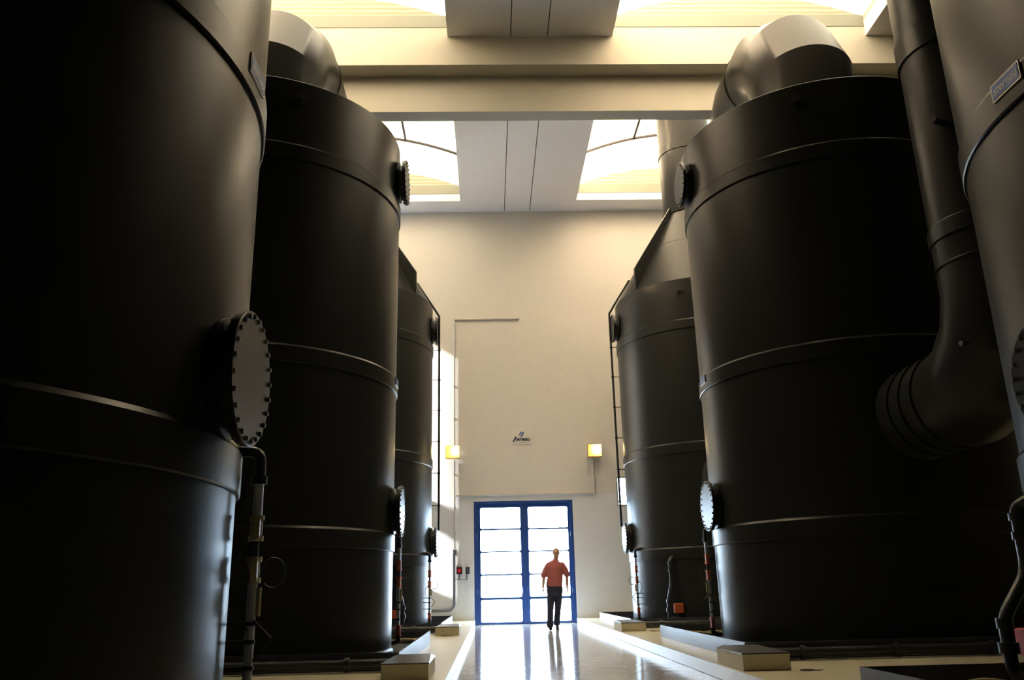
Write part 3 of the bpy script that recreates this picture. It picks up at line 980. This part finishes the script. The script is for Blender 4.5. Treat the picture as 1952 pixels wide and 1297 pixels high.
def lamp(x, z, label):
    e = empty('floodlight', (x, WY, z))
    tag(e, label, 'lamp', 'wall floodlights')
    h = MB()
    # open hood made of five panels
    a, b, d0, d1 = 0.21, 0.19, -0.10, -0.28
    h.box(-a, d0, -b, a, d0+0.02, b).box(-a, d1, -b, -a+0.015, d0, b).box(a-0.015, d1, -b, a, d0, b)
    h.box(-a+0.015, d1, b-0.015, a-0.015, d0, b).box(-a+0.015, d1, -b, a-0.015, d0, -b+0.015)
    h.build('housing', M['lampbox'], e)
    MB().box(-0.03, d0+0.02, -0.05, 0.03, 0, 0.05).build('bracket', M['rubber'], e)
    MB().tube([(0.08, d0-0.05, 0.06), (0.08, d0-0.07, 0.06), (0.08, d0-0.14, 0.06)], 0.07, 16, radii=[0.03, 0.075, 0.05]).build('bulb', M['bulb'], e, smooth=60)
    MB().box(-a+0.02, d1+0.005, -b+0.02, a-0.02, d1+0.010, b-0.02).build('glass', M['glass'], e)
M['lampbox'] = simple('ochre_lamp_housing', (0.60, 0.42, 0.16), 0.4)
lamp(-1.08, 4.94, 'lit yellow floodlight box on the end wall, left of the sign')
lamp(3.18, 4.91, 'lit yellow floodlight box on the end wall, right of the sign')

# company sign
sg = empty('company_sign', (0.997, WY, 5.385))
tag(sg, 'small white wall sign with blue emblem and the word stereau', 'sign')
MB().bevbox(-0.30, -0.018, -0.205, 0.30, 0.0, 0.205, 0.004).build('board', M['white_plate'], sg)
text_obj('tereau', 0.17, M['navy'], sg, (0.03, -0.022, -0.05), (PI/2, 0, 0), depth=0.002, bold=0.0035)
def strip(cl, wd, mat, name):
    m = MB()
    L_ = []
    for (x, z), w_ in zip(cl, wd):
        L_.append([(x-w_, -0.024, z), (x-w_, -0.018, z), (x+w_, -0.018, z), (x+w_, -0.024, z)])
    m.rings(L_)
    return m.build(name, mat, sg)
# the long first letter, a slanting stroke
strip([(-0.255, -0.135), (-0.235, -0.09), (-0.20, -0.03), (-0.165, 0.03)], [0.022, 0.022, 0.020, 0.016], M['navy'], 'initial_letter')
strip([(-0.07, 0.065), (-0.045, 0.095), (-0.02, 0.14), (0.02, 0.172)], [0.018, 0.022, 0.022, 0.03], M['midblue'], 'emblem_stroke')
strip([(-0.035, 0.025), (0.005, 0.045), (0.03, 0.085), (0.055, 0.13), (0.06, 0.16)], [0.045, 0.03, 0.026, 0.026, 0.012], M['midblue'], 'emblem_stroke')
MB().box(-0.24, -0.020, -0.150, 0.24, -0.018, -0.144).box(-0.2, -0.020, -0.168, 0.2, -0.018, -0.163).build('underline', M['curb'], sg)

# ------------------------------------------------------------------ the person
def ell(c, rx, ry, n=20, d=None):
    """ellipse ring around c, perpendicular to d"""
    c = Vector(c)
    d = Vector((0, 0, 1)) if d is None else Vector(d).normalized()
    u = Vector((1, 0, 0))
    u = (u-d*u.dot(d))
    if u.length < 0.3: u = Vector((0, 1, 0))-d*d.y
    u.normalize()
    w = d.cross(u)
    return [tuple(c+u*rx*math.cos(2*PI*i/n)+w*ry*math.sin(2*PI*i/n)) for i in range(n)]
def limb(m, nodes, n=20):
    """nodes: (point, rx, ry)"""
    rs = []
    for i, (p, rx, ry) in enumerate(nodes):
        a = Vector(nodes[max(0, i-1)][0]); b = Vector(nodes[min(len(nodes)-1, i+1)][0])
        rs.append(ell(p, rx, ry, n, b-a))
    # rounded ends
    d0 = (Vector(nodes[0][0])-Vector(nodes[1][0])).normalized()
    d1 = (Vector(nodes[-1][0])-Vector(nodes[-2][0])).normalized()
    p0, a0, b0 = nodes[0]; p1, a1, b1 = nodes[-1]
    pre = [ell(Vector(p0)+d0*min(a0, b0)*0.8, a0*0.35, b0*0.35, n, -d0), ell(Vector(p0)+d0*min(a0, b0)*0.5, a0*0.8, b0*0.8, n, -d0)]
    post = [ell(Vector(p1)+d1*min(a1, b1)*0.5, a1*0.8, b1*0.8, n, d1), ell(Vector(p1)+d1*min(a1, b1)*0.8, a1*0.35, b1*0.35, n, d1)]
    m.rings(pre+rs+post)
def ellipsoid(m, c, rx, ry, rz, n=20, k=12):
    rs = []
    for j in range(1, k):
        t = PI*j/k
        rs.append([(c[0]+rx*math.sin(t)*math.cos(2*PI*i/n), c[1]+ry*math.sin(t)*math.sin(2*PI*i/n), c[2]-rz*math.cos(t)) for i in range(n)])
    m.rings(rs)
def fused(m, name, mat, parent, voxel, smooth_it=2):
    o = m.build(name, None)
    md = o.modifiers.new('r', 'REMESH'); md.mode = 'VOXEL'; md.voxel_size = voxel
    if smooth_it:
        ms = o.modifiers.new('s', 'SMOOTH'); ms.factor = 0.5; ms.iterations = smooth_it
    dg = bpy.context.evaluated_depsgraph_get()
    me = bpy.data.meshes.new_from_object(o.evaluated_get(dg))
    bpy.data.objects.remove(o)
    me.name = name
    me.materials.clear(); me.materials.append(mat)
    me.polygons.foreach_set('use_smooth', [True]*len(me.polygons))
    q = bpy.data.objects.new(name, me)
    C.objects.link(q)
    q.parent = parent
    return q

person = empty('person', (1.50, 21.30, 0))
tag(person, 'man in a red short-sleeved shirt and dark trousers walking in front of the door', 'person')
# local frame: x right in the photo, -y towards the camera
HX = 0.115
sl, sr = Vector((-0.085, 0.02, 1.525)), Vector((0.295, 0.02, 1.525))
el_, er_ = Vector((-0.185, 0.03, 1.25)), Vector((0.385, 0.03, 1.25))
wl, wr = Vector((-0.215, -0.02, 0.995)), Vector((0.375, -0.02, 0.985))
hipl, hipr = Vector((-0.015, 0.0, 0.95)), Vector((0.155, 0.0, 0.95))
knl, knr = Vector((-0.055, -0.06, 0.52)), Vector((0.135, 0.02, 0.53))
anl, anr = Vector((-0.075, -0.02, 0.10)), Vector((0.105, 0.16, 0.16))
b = MB()
# torso
limb(b, [((0.07, 0.0, 0.92), 0.165, 0.115), ((0.075, 0.0, 1.05), 0.155, 0.11), ((0.085, 0.0, 1.2), 0.15, 0.105), ((0.095, 0.0, 1.36), 0.175, 0.115), ((0.102, 0.0, 1.48), 0.175, 0.11), ((0.108, 0.01, 1.56), 0.12, 0.08), ((0.115, 0.01, 1.62), 0.058, 0.06)], 28)
limb(b, [((0.112, 0.01, 1.58), 0.070, 0.068), ((0.122, 0.005, 1.66), 0.062, 0.064), ((0.13, 0.0, 1.74), 0.062, 0.066)])
# head: skull, face, jaw
ellipsoid(b, (0.135, 0.005, 1.815), 0.080, 0.100, 0.104)
ellipsoid(b, (0.133, -0.032, 1.765), 0.068, 0.070, 0.094)
ellipsoid(b, (0.132, -0.055, 1.708), 0.044, 0.042, 0.034)
limb(b, [((0.134, -0.092, 1.815), 0.009, 0.010), ((0.134, -0.108, 1.785), 0.012, 0.012), ((0.134, -0.112, 1.772), 0.016, 0.012)], 10)
for s_ in (-1, 1):
    ellipsoid(b, (0.135+s_*0.080, 0.01, 1.80), 0.012, 0.020, 0.032, 10, 8)
    ellipsoid(b, (0.134+s_*0.030, -0.090, 1.832), 0.024, 0.012, 0.008, 10, 8)
ellipsoid(b, (0.133, -0.098, 1.745), 0.024, 0.010, 0.006, 10, 8)
# arms
for sh_, e_, w_ in ((sl, el_, wl), (sr, er_, wr)):
    limb(b, [(sh_, 0.058, 0.062), (sh_*0.5+e_*0.5, 0.048, 0.052), (e_, 0.042, 0.044), (e_*0.55+w_*0.45, 0.040, 0.042), (w_, 0.026, 0.032)])
# hands
for w_, out in ((wl, -1), (wr, 1)):
    d = Vector((0.02*out, -0.03, -1)).normalized()
    palm = w_+d*0.06
    limb(b, [(w_, 0.024, 0.030), (w_+d*0.035, 0.018, 0.040), (w_+d*0.085, 0.016, 0.043)], 14)
    lens = (0.066, 0.076, 0.071, 0.056)
    for i, ln in enumerate(lens):
        base = w_+d*0.088+Vector((0, -0.033+0.022*i, 0))
        d1 = (d+Vector((-0.18*out, -0.05+0.03*i, 0))).normalized()
        d2 = (d+Vector((-0.65*out, 0, 0))).normalized()
        limb(b, [(base, 0.0095, 0.0095), (base+d1*ln*0.5, 0.009, 0.009), (base+d1*ln*0.5+d2*ln*0.5, 0.0078, 0.0078)], 10)
    tb = w_+d*0.035+Vector((-0.004*out, -0.034, 0))
    limb(b, [(tb, 0.013, 0.013), (tb+Vector((-0.012*out, -0.026, -0.028)), 0.011, 0.011), (tb+Vector((-0.018*out, -0.030, -0.060)), 0.009, 0.009)], 10)
# legs
for h_, k_, a_ in ((hipl, knl, anl), (hipr, knr, anr)):
    limb(b, [(h_, 0.085, 0.092), (h_*0.5+k_*0.5, 0.072, 0.078), (k_, 0.052, 0.056), (k_*0.6+a_*0.4, 0.050, 0.058), (a_, 0.034, 0.040)])
body = fused(b, 'body', M['skin'], person, 0.0065, 2)
# shirt
s = MB()
limb(s, [((0.062, 0.0, 1.03), 0.195, 0.142), ((0.068, 0.0, 1.10), 0.20, 0.148), ((0.085, 0.0, 1.22), 0.192, 0.143), ((0.095, 0.0, 1.36), 0.202, 0.143), ((0.102, 0.0, 1.47), 0.215, 0.13), ((0.105, 0.008, 1.545), 0.212, 0.108), ((0.108, 0.012, 1.595), 0.155, 0.095), ((0.113, 0.012, 1.625), 0.082, 0.080)], 28)
for sh_, e_, o_ in ((sl, el_, -1), (sr, er_, 1)):
    limb(s, [(sh_+Vector((-0.02*o_, 0, 0.005)), 0.070, 0.082), (sh_*0.55+e_*0.45+Vector((0.008*o_, 0, 0)), 0.076, 0.082), (sh_*0.10+e_*0.90+Vector((0.014*o_, 0, 0)), 0.076, 0.076)])
sh = fused(s, 'shirt', M['shirt'], person, 0.010, 3)
# collar flaps and placket
cl = MB()
for s_ in (-1, 1):
    cl.add([(0.113+s_*0.005, -0.075, 1.615), (0.113+s_*0.070, -0.045, 1.645), (0.113+s_*0.075, -0.085, 1.575), (0.113+s_*0.035, -0.108, 1.545),
            (0.113+s_*0.005, -0.065, 1.612), (0.113+s_*0.070, -0.035, 1.642), (0.113+s_*0.075, -0.075, 1.572), (0.113+s_*0.035, -0.098, 1.542)],
           [(0, 1, 2, 3), (7, 6, 5, 4), (0, 4, 5, 1), (1, 5, 6, 2), (2, 6, 7, 3), (3, 7, 4, 0)])
cl.build('collar_flap', M['shirt'], sh)
# trousers
t_ = MB()
limb(t_, [((0.07, 0.0, 0.88), 0.200, 0.138), ((0.07, 0.0, 0.98), 0.195, 0.138), ((0.068, 0.0, 1.055), 0.178, 0.130)], 28)
for h_, k_, a_, o_ in ((hipl, knl, anl, -1), (hipr, knr, anr, 1)):
    hh_ = h_+Vector((0.006*o_, 0, -0.04))
    limb(t_, [(hh_, 0.100, 0.112), (hh_*0.5+k_*0.5, 0.092, 0.098), (k_, 0.078, 0.082), (k_*0.5+a_*0.5, 0.076, 0.082), (a_+Vector((0, 0.01, 0.0)), 0.080, 0.085)])
fused(t_, 'trousers', M['trousers'], person, 0.010, 3)
bl = MB()
rs = [ell((0.068, 0, z), 0.186, 0.136, 40) for z in (0.985, 1.02)]
bl.rings(rs)
bl.build('belt', M['shoe'], person, smooth=40)
MB().bevbox(-0.135, -0.06, 1.0, -0.105, 0.0, 1.11, 0.008).build('belt_pouch', M['rubber'], person)
# shoes
for a_, tilt, nm in ((anl, 0.0, 'shoe'), (anr, 0.42, 'shoe')):
    m = MB()
    base = Vector((a_.x, a_.y, a_.z-0.095))
    def tp(x, y, z):
        # heel lifted about the ball of the foot
        y2, z2 = y+0.14, z
        yy = -0.14+y2*math.cos(tilt)-z2*math.sin(tilt)
        zz = y2*math.sin(tilt)+z2*math.cos(tilt)
        return Vector((base.x+x, base.y+yy+(0.0), zz)) if tilt else Vector((base.x+x, base.y+y, z))
    ringsz = []
    prof = [(0.075, 0.026, 0.055), (0.06, 0.036, 0.075), (0.0, 0.038, 0.085), (-0.08, 0.043, 0.062), (-0.15, 0.047, 0.048), (-0.20, 0.038, 0.040), (-0.225, 0.020, 0.028)]
    for yy, w_, h_ in prof:
        ringsz.append([tuple(tp(w_*math.cos(t), yy, h_*0.5+0.004+h_*0.5*math.sin(t))) for t in [2*PI*i/16 for i in range(16)]])
    m.rings(ringsz)
    m.build(nm, M['shoe'], person, smooth=60)
# hair and eyes
hm_ = MB()
ellipsoid(hm_, (0.135, 0.018, 1.842), 0.085, 0.098, 0.090)
limb(hm_, [((0.135, 0.055, 1.80), 0.07, 0.05), ((0.135, 0.060, 1.74), 0.055, 0.035)], 14)
fused(hm_, 'hair', M['hair'], person, 0.007, 2)
for s_ in (-1, 1):
    ey = MB()
    ellipsoid(ey, (0.134+s_*0.030, -0.094, 1.815), 0.012, 0.006, 0.006, 10, 6)
    ey.build('eye', M['eye'], person, smooth=60)
